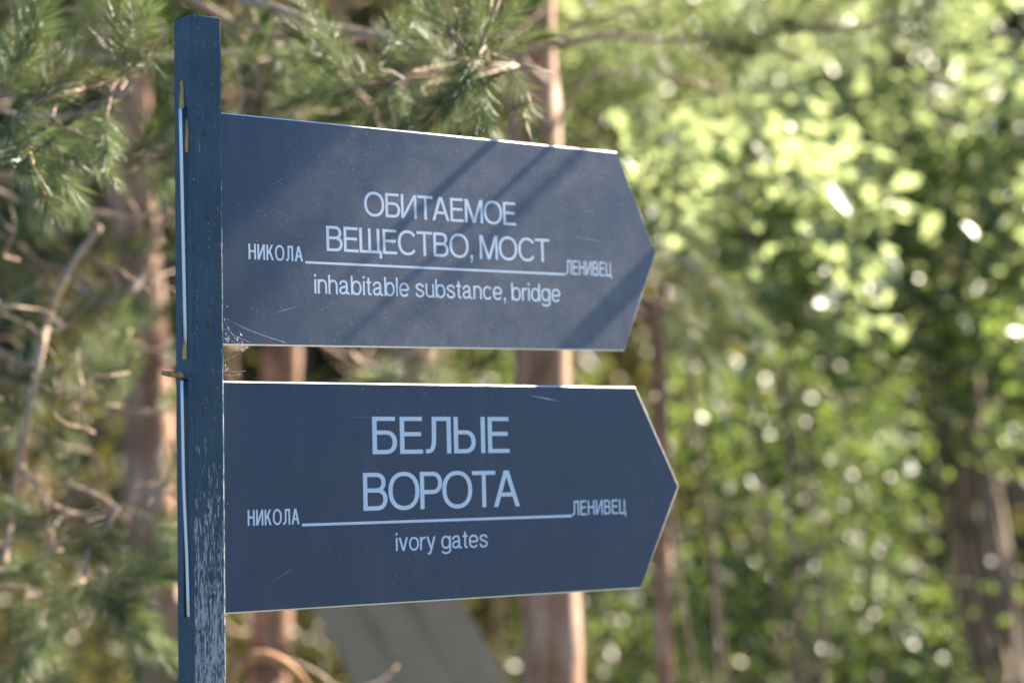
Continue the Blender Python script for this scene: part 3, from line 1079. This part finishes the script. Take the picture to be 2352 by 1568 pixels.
BOUGHS = [
    # points, depth0, depth1, width px
    ([(-330, 170), (-100, 135), (0, 126), (120, 124), (250, 131), (400, 132), (520, 122), (640, 122), (750, 108), (860, 84), (960, 76), (1080, 88), (1180, 82), (1290, 96)], 4.7, 4.3, 22, 8),
    ([(-300, -160), (200, -90), (420, -10), (500, 32), (560, 66), (640, 76), (730, 78), (830, 70)], 4.8, 4.6, 26, 10),
    ([(-200, -230), (300, -110), (540, -6), (640, 22), (740, 58), (850, 78), (950, 100), (1050, 140), (1120, 150)], 4.7, 4.0, 28, 9),
    ([(640, 122), (690, 150), (714, 188), (692, 238), (652, 290), (640, 340)], 4.5, 4.7, 16, 24),
    ([(1190, 150), (1080, 158), (1000, 170), (940, 196), (870, 230), (820, 290), (790, 350)], 4.1, 4.6, 9, 14),
    ([(-320, 260), (-60, 246), (60, 268), (150, 266), (240, 250), (270, 215), (280, 180)], 4.3, 3.95, 14, 6),
    ([(-300, 160), (0, 165), (90, 152), (150, 160), (220, 168)], 4.8, 5.0, 14, 12),
    ([(-300, 400), (-40, 430), (60, 470), (130, 455), (190, 480), (250, 494), (320, 502), (390, 470), (440, 420), (520, 400)], 5.0, 4.9, 16, 14),
    ([(-300, 420), (0, 400), (60, 440), (110, 520), (130, 560), (180, 590), (250, 580)], 5.1, 5.1, 14, 8),
    ([(60, 440), (160, 560), (250, 620), (270, 680), (230, 700), (180, 660)], 5.0, 5.2, 10, 16),
    ([(390, 480), (350, 560), (330, 630), (300, 670), (260, 704), (220, 690), (190, 650)], 4.9, 5.0, 14, 18),
    ([(-300, 700), (-60, 780), (0, 806), (60, 836), (130, 842), (200, 820), (236, 786), (300, 760)], 4.8, 4.9, 14, 10),
    ([(230, 520), (165, 610), (125, 690), (108, 745), (96, 800), (76, 900), (56, 1000), (36, 1100), (22, 1200), (10, 1300)], 4.6, 4.6, 17, 15),
    ([(70, 930), (58, 1020), (52, 1100), (46, 1190)], 4.6, 4.8, 14, 12),
    ([(-260, 860), (40, 880), (190, 920), (280, 940), (350, 946), (410, 934), (500, 905)], 5.0, 5.0, 14, 10),
    ([(40, 1060), (76, 1110), (120, 1160), (190, 1182), (270, 1166), (330, 1140), (390, 1110)], 4.6, 4.4, 15, 10),
    ([(40, 1080), (120, 1106), (190, 1122), (270, 1166)], 4.7, 4.5, 9, 8),
    ([(270, 1166), (240, 1222), (206, 1262), (194, 1312)], 4.45, 4.3, 12, 9),
    ([(-260, 1290), (0, 1310), (60, 1292), (120, 1264), (150, 1230)], 4.5, 4.3, 13, 7),
    ([(-260, 1380), (0, 1346), (100, 1360), (200, 1356), (300, 1340), (400, 1320)], 4.6, 4.5, 12, 7),
    ([(-200, 560), (0, 540), (90, 600), (200, 640), (300, 700)], 5.3, 5.2, 12, 8),
    ([(-200, 620), (0, 700), (120, 690), (210, 730), (330, 800), (400, 800)], 5.4, 5.2, 12, 8),
    ([(560, -40), (640, 30), (700, 90), (740, 130)], 5.2, 5.0, 14, 10),
    ([(-240, 330), (60, 330), (140, 370), (250, 400), (330, 380), (420, 330)], 4.9, 4.4, 12, 7),
    ([(740, 108), (800, 190), (850, 240), (870, 290), (900, 350), (960, 480), (980, 640), (990, 760), (1000, 830)], 4.7, 5.2, 10, 8),
    ([(1000, 770), (920, 830), (870, 845), (830, 836), (800, 810)], 5.2, 5.2, 16, 22),
]
_g = random.Random(91)
for _k in range(44):
    _x, _y = _g.uniform(-60, 330), _g.uniform(-20, 1450)
    if _k > 33:
        _x, _y = _g.uniform(520, 1050), _g.uniform(-20, 240)
    _d = _g.uniform(4.3, 5.6)
    _p = [(_x, _y)]
    _h = _g.uniform(-0.9, 0.9) + (math.pi if _g.random() < 0.4 else 0)
    for _j in range(6):
        _h += _g.gauss(0, 0.45)
        _p.append((_p[-1][0] + math.cos(_h) * _g.uniform(25, 60), _p[-1][1] + math.sin(_h) * _g.uniform(20, 45) + 6 * (2 - _j)))
    BOUGHS.append((_p, _d, _d + _g.uniform(-.35, .35), _g.uniform(4.5, 9), _g.uniform(2, 4)))
    _q = _p[_g.randint(2, 4)]
    _h += _g.choice((-1, 1)) * _g.uniform(0.6, 1.2)
    BOUGHS.append(([_q] + [(_q[0] + math.cos(_h + _g.gauss(0, .3)) * _m, _q[1] + math.sin(_h + _g.gauss(0, .3)) * _m) for _m in (40, 80, 125)], _d, _d + _g.uniform(-.2, .2), _g.uniform(4, 7), 2.5))
NB = []
for pts, d0, d1, w0, w1 in BOUGHS:
    NB.append(bough(near, NL_FOOT, pts, d0, d1, w0, w1))

# needle tufts: (px, py, depth, screen direction, scale, count)
TUFTS = [
    (60, 250, 3.72, (1, -0.5), 1.15, 4, 5), (10, 210, 3.72, (0.6, -1), 1.2, 4, 5), (120, 270, 3.78, (1, 0.5), 1.0, 3, 5), (30, 270, 3.7, (0.4, 1), 1.1, 4, 5),
    (275, 200, 3.72, (0.2, -1), 1.0, 3, 5), (285, 170, 3.72, (0.7, -0.7), 0.9, 3, 5), (250, 240, 3.78, (-0.2, 1), 1.0, 2, 5),
    (300, 390, 4.3, (0.6, -0.6), 1.0, 3, 23), (340, 370, 4.4, (1, 0.4), 1.0, 3, 23), (290, 360, 4.3, (-1, -0.3), 0.9, 2, 23),
    (560, 190, 4.4, (0.5, -1), 1.0, 3, 0), (600, 210, 4.4, (1, 0.4), 1.0, 3, 0), (560, 220, 4.4, (-0.4, 1), 1.0, 2, 0), (640, 150, 4.4, (0.3, 1), .9, 2, 0),
    (800, 170, 3.85, (-0.7, -0.7), 1.0, 3, 4), (850, 190, 3.85, (-1, 0.3), 1.0, 3, 4), (900, 190, 3.85, (0.1, 1), 0.95, 3, 4), (870, 160, 3.85, (0.4, -1), 0.9, 2, 4),
    (1060, 110, 3.72, (-0.7, -0.9), 1.0, 4, 2), (1100, 120, 3.72, (0.4, -1), 0.9, 3, 2), (1090, 140, 3.72, (-0.3, 1), 1.0, 4, 2), (1140, 130, 3.72, (1, 0.3), 0.9, 3, 2),
    (1030, 215, 4.2, (0.3, 0.9), 0.9, 2, 4), (1080, 225, 4.3, (0.2, 0.9), 0.8, 1, 4), (970, 200, 3.85, (0.5, 0.8), 1.0, 3, 4),
    (990, 830, 5.1, (0, 1), 1.1, 3, 24), (960, 840, 5.1, (-0.8, 0.4), 1.0, 2, 24),
    (240, 920, 4.7, (0.3, -1), 1.0, 3, 14), (280, 900, 4.7, (-0.5, -0.7), 0.9, 3, 14), (200, 900, 4.8, (-1, 0), .9, 2, 14),
    (120, 1240, 4.4, (-0.2, -1), 1.1, 3, 18), (150, 1240, 4.4, (1, 0.2), 1.1, 3, 18), (110, 1210, 4.4, (-1, -0.2), 1.0, 2, 18),
    (200, 1330, 4.3, (0.5, 0.6), 1.1, 4, 17), (240, 1330, 4.3, (1, 0), 1.1, 3, 17), (180, 1340, 4.4, (-1, 0.3), 1.0, 3, 19), (60, 1370, 4.5, (0, 1), 1.0, 3, 19),
    (380, 1110, 4.5, (0.4, -1), 1.0, 3, 15), (400, 1140, 4.5, (0.4, 1), 1.0, 2, 15), (390, 1330, 4.5, (0.4, -0.4), 1.0, 3, 19), (330, 1350, 4.5, (0, 1), 1.0, 2, 19),
    (100, 640, 5.0, (-0.5, 0.5), 1.1, 3, 9), (180, 640, 5.0, (-0.8, -0.4), 1.0, 3, 9), (60, 480, 5.0, (-0.4, 0.8), 1.0, 2, 8), (240, 560, 5.0, (1, -0.3), 1.0, 2, 8),
    (20, 690, 5.2, (-0.5, 0.6), 1.1, 3, 21), (20, 830, 5.0, (0.2, 0.9), 1.1, 3, 11), (220, 800, 4.9, (0.7, -0.8), 1.0, 2, 11),
    (20, 560, 5.2, (0, 1), 1.1, 3, 20), (280, 700, 5.2, (1, 0.4), 1.0, 2, 20), (150, 380, 4.8, (0.2, 1), 1.0, 3, 23), (90, 350, 4.8, (-0.6, -0.6), 1.0, 3, 23),
    (300, 1420, 4.5, (0.3, 0.8), 1.1, 3, 19), (90, 1440, 4.5, (-0.2, 1), 1.1, 3, 19), (160, 1120, 4.6, (0.2, -1), 1.0, 3, 15), (330, 1180, 4.4, (0.9, 0.3), 1.0, 3, 15),
    (60, 60, 5.0, (0.3, -1), 1.1, 3, 0), (150, 100, 4.8, (0.6, -.6), 1.0, 2, 0), (330, 110, 4.7, (0.2, -1), 1.0, 2, 0),
]
for px, py, dep, (dx, dy), sc, cnt, bi in TUFTS:
    b, P = NB[bi]
    tgt = at(px, py, dep) - NL_FOOT
    # grow the tuft's own twig from the nearest point of its branch
    k = min(range(len(P)), key=lambda i: (P[i] - tgt).length)
    a = P[k]
    dirw = (_rt * dx - _up * dy).normalized()
    mid = (a + tgt) / 2 + Vector((random.gauss(0, .01), random.gauss(0, .01), random.gauss(0, .01)))
    V, F = tube_np(smooth_path([a, mid, tgt, tgt + dirw * 0.10], 3), [0.0035, 0.0028, 0.0018], 5)
    link('twig', npmesh('twig', V, F), M_TWIG, b, True)
    for c in range(cnt):
        jit = Vector((random.gauss(0, .35), random.gauss(0, .5), random.gauss(0, .35)))
        put_sprig(b, tgt + dirw * random.uniform(-0.03, 0.03), dirw + jit, sc * random.uniform(0.85, 1.1), bud=0.25, dry=random.random() < 0.08)
# sparse random tufts along all bare boughs of the left side
for bi in (6, 7, 8, 9, 10, 11, 13, 14, 18, 19, 20, 21, 0, 1):
    b, P = NB[bi]
    for q in range(2):
        i = random.randrange(len(P) // 4, len(P) - 1)
        put_sprig(b, P[i], (P[i + 1] - P[i]).normalized() + Vector((random.gauss(0, .6), random.gauss(0, .6), random.gauss(0, .6))), random.uniform(0.8, 1.1), dry=random.random() < 0.2)

# right-hand pine boughs (branches of the centre pine)
ct, cpath = T_CENTRE
croot = Vector(ct.location)
CB = [bough(ct, croot, pts, d0, d1, w0, w1) for pts, d0, d1, w0, w1 in [
    ([(1255, 190), (1200, 130), (1290, 100), (1400, 82), (1520, 92), (1640, 84), (1760, 76), (1880, 66), (1990, 58), (2120, 20)], 5.6, 5.0, 18, 10),
    ([(1262, 640), (1400, 640), (1500, 620), (1560, 600), (1640, 640), (1700, 700)], 5.8, 5.6, 14, 7),
    ([(1262, 700), (1420, 690), (1500, 690), (1560, 720), (1620, 770)], 5.8, 5.6, 12, 6),
    ([(1240, 120), (1330, 60), (1420, 30), (1560, -20)], 5.8, 5.4, 14, 9),
    ([(1252, 330), (1350, 180), (1460, 170), (1600, 190), (1700, 230)], 5.8, 6.0, 12, 6),
]]
for bi, spots in ((0, range(22, 54, 1)), (1, range(16, 30, 2)), (2, range(14, 24, 2)), (3, range(8, 18, 3)), (4, range(14, 24, 3))):
    b, P = CB[bi]
    for i in spots:
        if i >= len(P) - 1:
            continue
        for q in range(1):
            put_sprig(b, P[i], (P[i + 1] - P[i]).normalized() * 0.6 + Vector((random.gauss(0, .6), random.gauss(0, .6), random.gauss(-.1, .6))), random.uniform(0.9, 1.4), dry=random.random() < 0.15)

# arched stick by the foot of the boards
def arched_stick():
    pts = [(470, 1700), (500, 1620), (520, 1568), (548, 1530), (592, 1506), (640, 1516), (682, 1548), (712, 1600), (740, 1700)]
    W = [at(x, y, 5.15) for x, y in pts]
    foot = Vector((W[0].x - 0.1, W[0].y, 0))
    o = thing('arched_branch', 'fallen branch bent into an arch, sunlit orange, below the lower board', 'branch', foot)
    P = smooth_path([foot - foot, (W[0] - foot) * 0.6] + [w - foot for w in W] + [Vector((W[-1].x + 0.1, W[-1].y, 0.0)) - foot], 6)
    V, F = tube_np(P, [0.018, 0.016, 0.014, 0.012], 8, 0.08, 9)
    link('stem', npmesh('stem', V, F), M_ORANGE_BARK, o, True)
    V, F, _ = dead_branch(P[40], 0.4, 0.35, 19, r=0.005)
    link('side_twig', npmesh('side_twig', V, F), M_TWIG, o, True)


arched_stick()

# ------------------------------------------------------------------ broadleaf bushes and saplings
def bush(label, px, py, depth, rx, rz, seed, n, leaf, mt, group=None, clumps=40, name='broadleaf_bush', cat='bush', ry=None, stems=3):
    c = at(px, py, depth)
    foot = Vector((c.x + 0.15, c.y + 0.1, 0.0))
    g = np.random.default_rng(seed)
    t = thing(name, label, cat, foot, group)
    cc = np.array(c - foot)
    ry = ry or rx
    cen = rand_dirs(clumps, g) * (g.random((clumps, 1)) ** 0.45)
    cen = cc + cen * np.array([rx, ry, rz])
    which = g.integers(0, clumps, n)
    base = cen[which] + g.normal(size=(n, 3)) * np.array([0.16, 0.16, 0.11]) * (0.6 + rx * 0.3)
    d = rand_dirs(n, g)
    d[:, 2] = d[:, 2] * 0.5 - 0.25
    d /= np.linalg.norm(d, axis=1)[:, None]
    nm = rand_dirs(n, g, up=1.3)
    V, F = blades(base, d, nm, leaf * g.uniform(0.4, 1.35, n), leaf * 0.62 * g.uniform(0.7, 1.2, n))
    base_ok = V[:, 2] > 0.02
    V[:, 2] = np.maximum(V[:, 2], 0.02)
    o = link('foliage', npmesh('foliage', V, F), mt, t)
    o['kind'] = 'stuff'
    gr = random.Random(seed)
    for s in range(stems):
        e = cen[gr.randrange(clumps)]
        m = np.array([e[0] * 0.35 + gr.gauss(0, .08), e[1] * 0.35 + gr.gauss(0, .08), e[2] * 0.5])
        V, F = tube_np(smooth_path([(gr.gauss(0, .2), gr.gauss(0, .2), -0.05), m, e], 6), [0.008, 0.006, 0.003], 6, 0.08, seed + s)
        link('stem', npmesh('stem', V, F), M_DARK_BARK, t, True)
    return t


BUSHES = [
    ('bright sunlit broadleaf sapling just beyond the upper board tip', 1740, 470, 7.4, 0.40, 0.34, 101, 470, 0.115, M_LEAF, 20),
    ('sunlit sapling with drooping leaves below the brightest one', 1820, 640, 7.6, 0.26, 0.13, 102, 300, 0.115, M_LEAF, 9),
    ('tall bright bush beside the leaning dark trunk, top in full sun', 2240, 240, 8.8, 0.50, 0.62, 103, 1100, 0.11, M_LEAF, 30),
    ('pale bush in front of the leaning dark trunk', 2090, 620, 8.5, 0.5, 0.50, 104, 1100, 0.085, M_LEAF_SHADE, 30),
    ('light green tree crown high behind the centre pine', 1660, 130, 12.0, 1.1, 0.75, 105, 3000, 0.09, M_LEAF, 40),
    ('dull green thicket bush between thin pine and leaning trunk', 1850, 950, 11.0, 0.85, 0.75, 106, 2600, 0.07, M_LEAF_SHADE, 45),
    ('low leafy bush with pale leaves near the ground', 1830, 1330, 10.0, 0.62, 0.45, 107, 1700, 0.07, M_LEAF_SHADE, 34),
    ('low bush at the foot of the leaning dark trunk', 2060, 1480, 9.4, 0.5, 0.32, 108, 1300, 0.07, M_LEAF_SHADE, 26),
    ('shaded bush right of the leaning dark trunk', 2290, 860, 8.6, 0.30, 0.34, 109, 620, 0.075, M_LEAF_SHADE, 26),
    ('shady bush behind the foot of the thin pine', 1560, 1460, 11.5, 0.7, 0.45, 110, 1500, 0.07, M_LEAF_SHADE, 30),
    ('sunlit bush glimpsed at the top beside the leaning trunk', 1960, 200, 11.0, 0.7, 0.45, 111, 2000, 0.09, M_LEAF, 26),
    ('open bush with pale drooping leaves halfway up beside the thin pine', 1720, 1010, 8.8, 0.38, 0.30, 116, 520, 0.075, M_LEAF_SHADE, 16),
    ('sparse bush of bright leaves above the low pale bush', 1960, 1130, 9.2, 0.42, 0.30, 118, 560, 0.075, M_LEAF_SHADE, 16),
    ('small bush with whitish sunlit leaves under the thin pine', 1680, 1380, 8.6, 0.34, 0.22, 119, 480, 0.07, M_LEAF_SHADE, 14),
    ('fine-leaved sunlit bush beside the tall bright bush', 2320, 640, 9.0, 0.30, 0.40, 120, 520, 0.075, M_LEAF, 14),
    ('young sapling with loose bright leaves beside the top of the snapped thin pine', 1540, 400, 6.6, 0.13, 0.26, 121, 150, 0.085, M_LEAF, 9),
    ('olive bush seen through the gap between the two boards', 1080, 850, 12.5, 0.55, 0.5, 122, 900, 0.075, M_LEAF_SHADE, 22),
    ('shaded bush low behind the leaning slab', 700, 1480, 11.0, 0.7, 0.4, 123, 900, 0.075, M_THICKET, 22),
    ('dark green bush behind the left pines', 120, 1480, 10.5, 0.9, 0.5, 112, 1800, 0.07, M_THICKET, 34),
    ('green bush behind the post top', 330, 180, 12.0, 0.6, 0.6, 113, 900, 0.08, M_LEAF_SHADE, 20),
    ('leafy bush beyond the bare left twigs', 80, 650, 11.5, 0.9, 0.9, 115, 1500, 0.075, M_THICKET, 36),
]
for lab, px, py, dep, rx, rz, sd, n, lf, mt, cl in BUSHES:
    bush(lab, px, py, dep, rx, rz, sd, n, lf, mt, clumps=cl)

# ------------------------------------------------------------------ pines further back and around
def far_pines():
    g = random.Random(23)
    k = 0
    for i in range(36):
        dep = g.uniform(11, 30)
        px = g.uniform(-500, 2850)
        if 1480 < px < 2420:
            continue
        a = at(px, 784, dep)
        foot = Vector((a.x, a.y, 0.0 if dep < 16 else min(2.4, ((dep - 14) / 60) ** 1.5 * 2.5)))
        pine('slender background pine in the blurred wood behind the signpost', foot, foot + Vector((g.gauss(0, .35), g.gauss(0, .3), g.uniform(8, 11))), g.uniform(.07, .13), .03, 200 + i,
             crown_at=g.uniform(4.2, 6.0), crown_scale=g.uniform(0.8, 1.2), dead=9, dense=(px < 1300), dead_len=1.3, group='background pines')


far_pines()


# boughs of the centre pine that reach forward over the boards and throw the streaks on the upper one
def overhead_boughs():
    t, path = T_CENTRE
    foot = Vector(t.location)
    g = random.Random(41)
    Bm = board_matrix(BOARDS['upper'])
    e1 = Vector((-math.sin(SUN_AZ), math.cos(SUN_AZ), 0))

    def cast(a, v, dist):
        return Bm @ Vector((a, -0.004, v)) + S * dist - foot

    def hub(z):
        return Vector(path[int(z / 8.5 * (len(path) - 1))])

    # bare twigs whose shadows fall as streaks
    for a, v, dist, r, tip in ((0.545, 0.16, 0.80, 0.0080, 0.013), (0.665, 0.16, 1.1, 0.0060, 0.022), (0.83, -0.06, 1.4, 0.022, 0.2), (0.735, 0.16, 2.6, 0.010, 0.02)):
        c = cast(a, v, dist)
        h = hub(g.uniform(3.5, 4.2))
        k = c + e1 * 0.35 + Vector((0, 0, .03))
        V, F = tube_np(smooth_path([h, (h + k) / 2 + Vector((0.05, 0, 0.12)), k, c + e1 * 0.1, c + e1 * 0.03, c - e1 * tip], 6), [0.020, max(.012, r), r * 1.1, r, r * 0.9], 7)
        link('branch', npmesh('branch', V, F), M_TWIG, t, True)
    # needle tufts that shade the post and the near end of the boards
    for a, v, k in ((0.0, 0.16, 6), (0.08, 0.16, 6), (0.16, 0.17, 6), (0.0, 0.06, 5), (0.05, 0.24, 6), (0.1, 0.30, 6), (0.0, 0.34, 6), (0.2, 0.24, 5), (0.24, 0.17, 4), (0.0, -0.02, 3), (0.12, 0.06, 2)):
        c = cast(a, v, 2.0 + g.uniform(-.15, .3))
        h = hub(g.uniform(3.6, 4.6))
        V, F = tube_np(smooth_path([h, (h + c) / 2 + Vector((0.05, 0, .1)), c], 6), [0.014, 0.004, 0.0018], 5)
        b = link('branch', npmesh('branch', V, F), M_TWIG, t, True)
        for q in range(k):
            put_sprig(b, c + Vector((g.gauss(0, .04), g.gauss(0, .04), g.gauss(0, .035))), Vector((g.gauss(0, 1), g.gauss(0, 1), g.gauss(0, .6))), 1.1)


overhead_boughs()


# ------------------------------------------------------------------ masses of vegetation
def distant_wood():
    g = np.random.default_rng(77)
    n = 62000
    az = g.uniform(-0.62, 0.62, n)
    dist = g.uniform(30, 39, n)
    base = np.stack([np.sin(az) * dist, np.cos(az) * dist, g.random(n) ** 0.9 * 15], -1)
    # leave uneven gaps
    keep = (np.sin(base[:, 0] * 0.9) + np.sin(base[:, 2] * 1.3 + base[:, 0] * .4) + np.sin(base[:, 1] * 1.1)) > -0.9 - 2.2 * (base[:, 2] < 11)
    base = base[keep]
    n = len(base)
    d = rand_dirs(n, g)
    V, F = blades(base, d, rand_dirs(n, g, up=.6), g.uniform(.4, .95, n), g.uniform(.28, .55, n))
    o = link('distant_wood', npmesh('distant_wood', V, F), M_THICKET)
    tag(o, 'dense far-off wood closing the view behind everything', 'wood')
    o['kind'] = 'stuff'


distant_wood()


def thicket():
    g = np.random.default_rng(78)
    n = 42000
    az = g.uniform(-0.42, 0.42, n)
    dist = g.uniform(14, 27, n)
    cx = np.sin(az) * dist
    h = 2.2 + 1.3 * np.sin(cx * 1.7) + 0.9 * np.sin(cx * 0.6 + dist * 0.8)
    base = np.stack([cx, np.cos(az) * dist, g.random(n) * np.clip(h, 1.6, 5) + np.clip((dist - 14) / 60, 0, 1) ** 1.5 * 2.5], -1)
    d = rand_dirs(n, g)
    V, F = blades(base, d, rand_dirs(n, g, up=.6), g.uniform(.08, .18, n), g.uniform(.05, .11, n))
    o = link('undergrowth', npmesh('undergrowth', V, F), M_THICKET)
    tag(o, 'tangled undergrowth filling the wood between the trunks', 'undergrowth')
    o['kind'] = 'stuff'
    n = 30000
    base = np.stack([g.uniform(-9, 9, n), g.uniform(6.5, 22, n), np.zeros(n)], -1)
    base[:, 2] = np.clip((base[:, 1] - 14) / 60, 0, 1) ** 1.5 * 2.5
    d = rand_dirs(n, g, up=2.0)
    V, F = blades(base, d, rand_dirs(n, g), g.uniform(.15, .5, n), g.uniform(.008, .03, n))
    o = link('grass', npmesh('grass', V, F), M_GRASS)
    tag(o, 'long grass and herbs on the forest floor', 'grass')
    o['kind'] = 'stuff'


thicket()
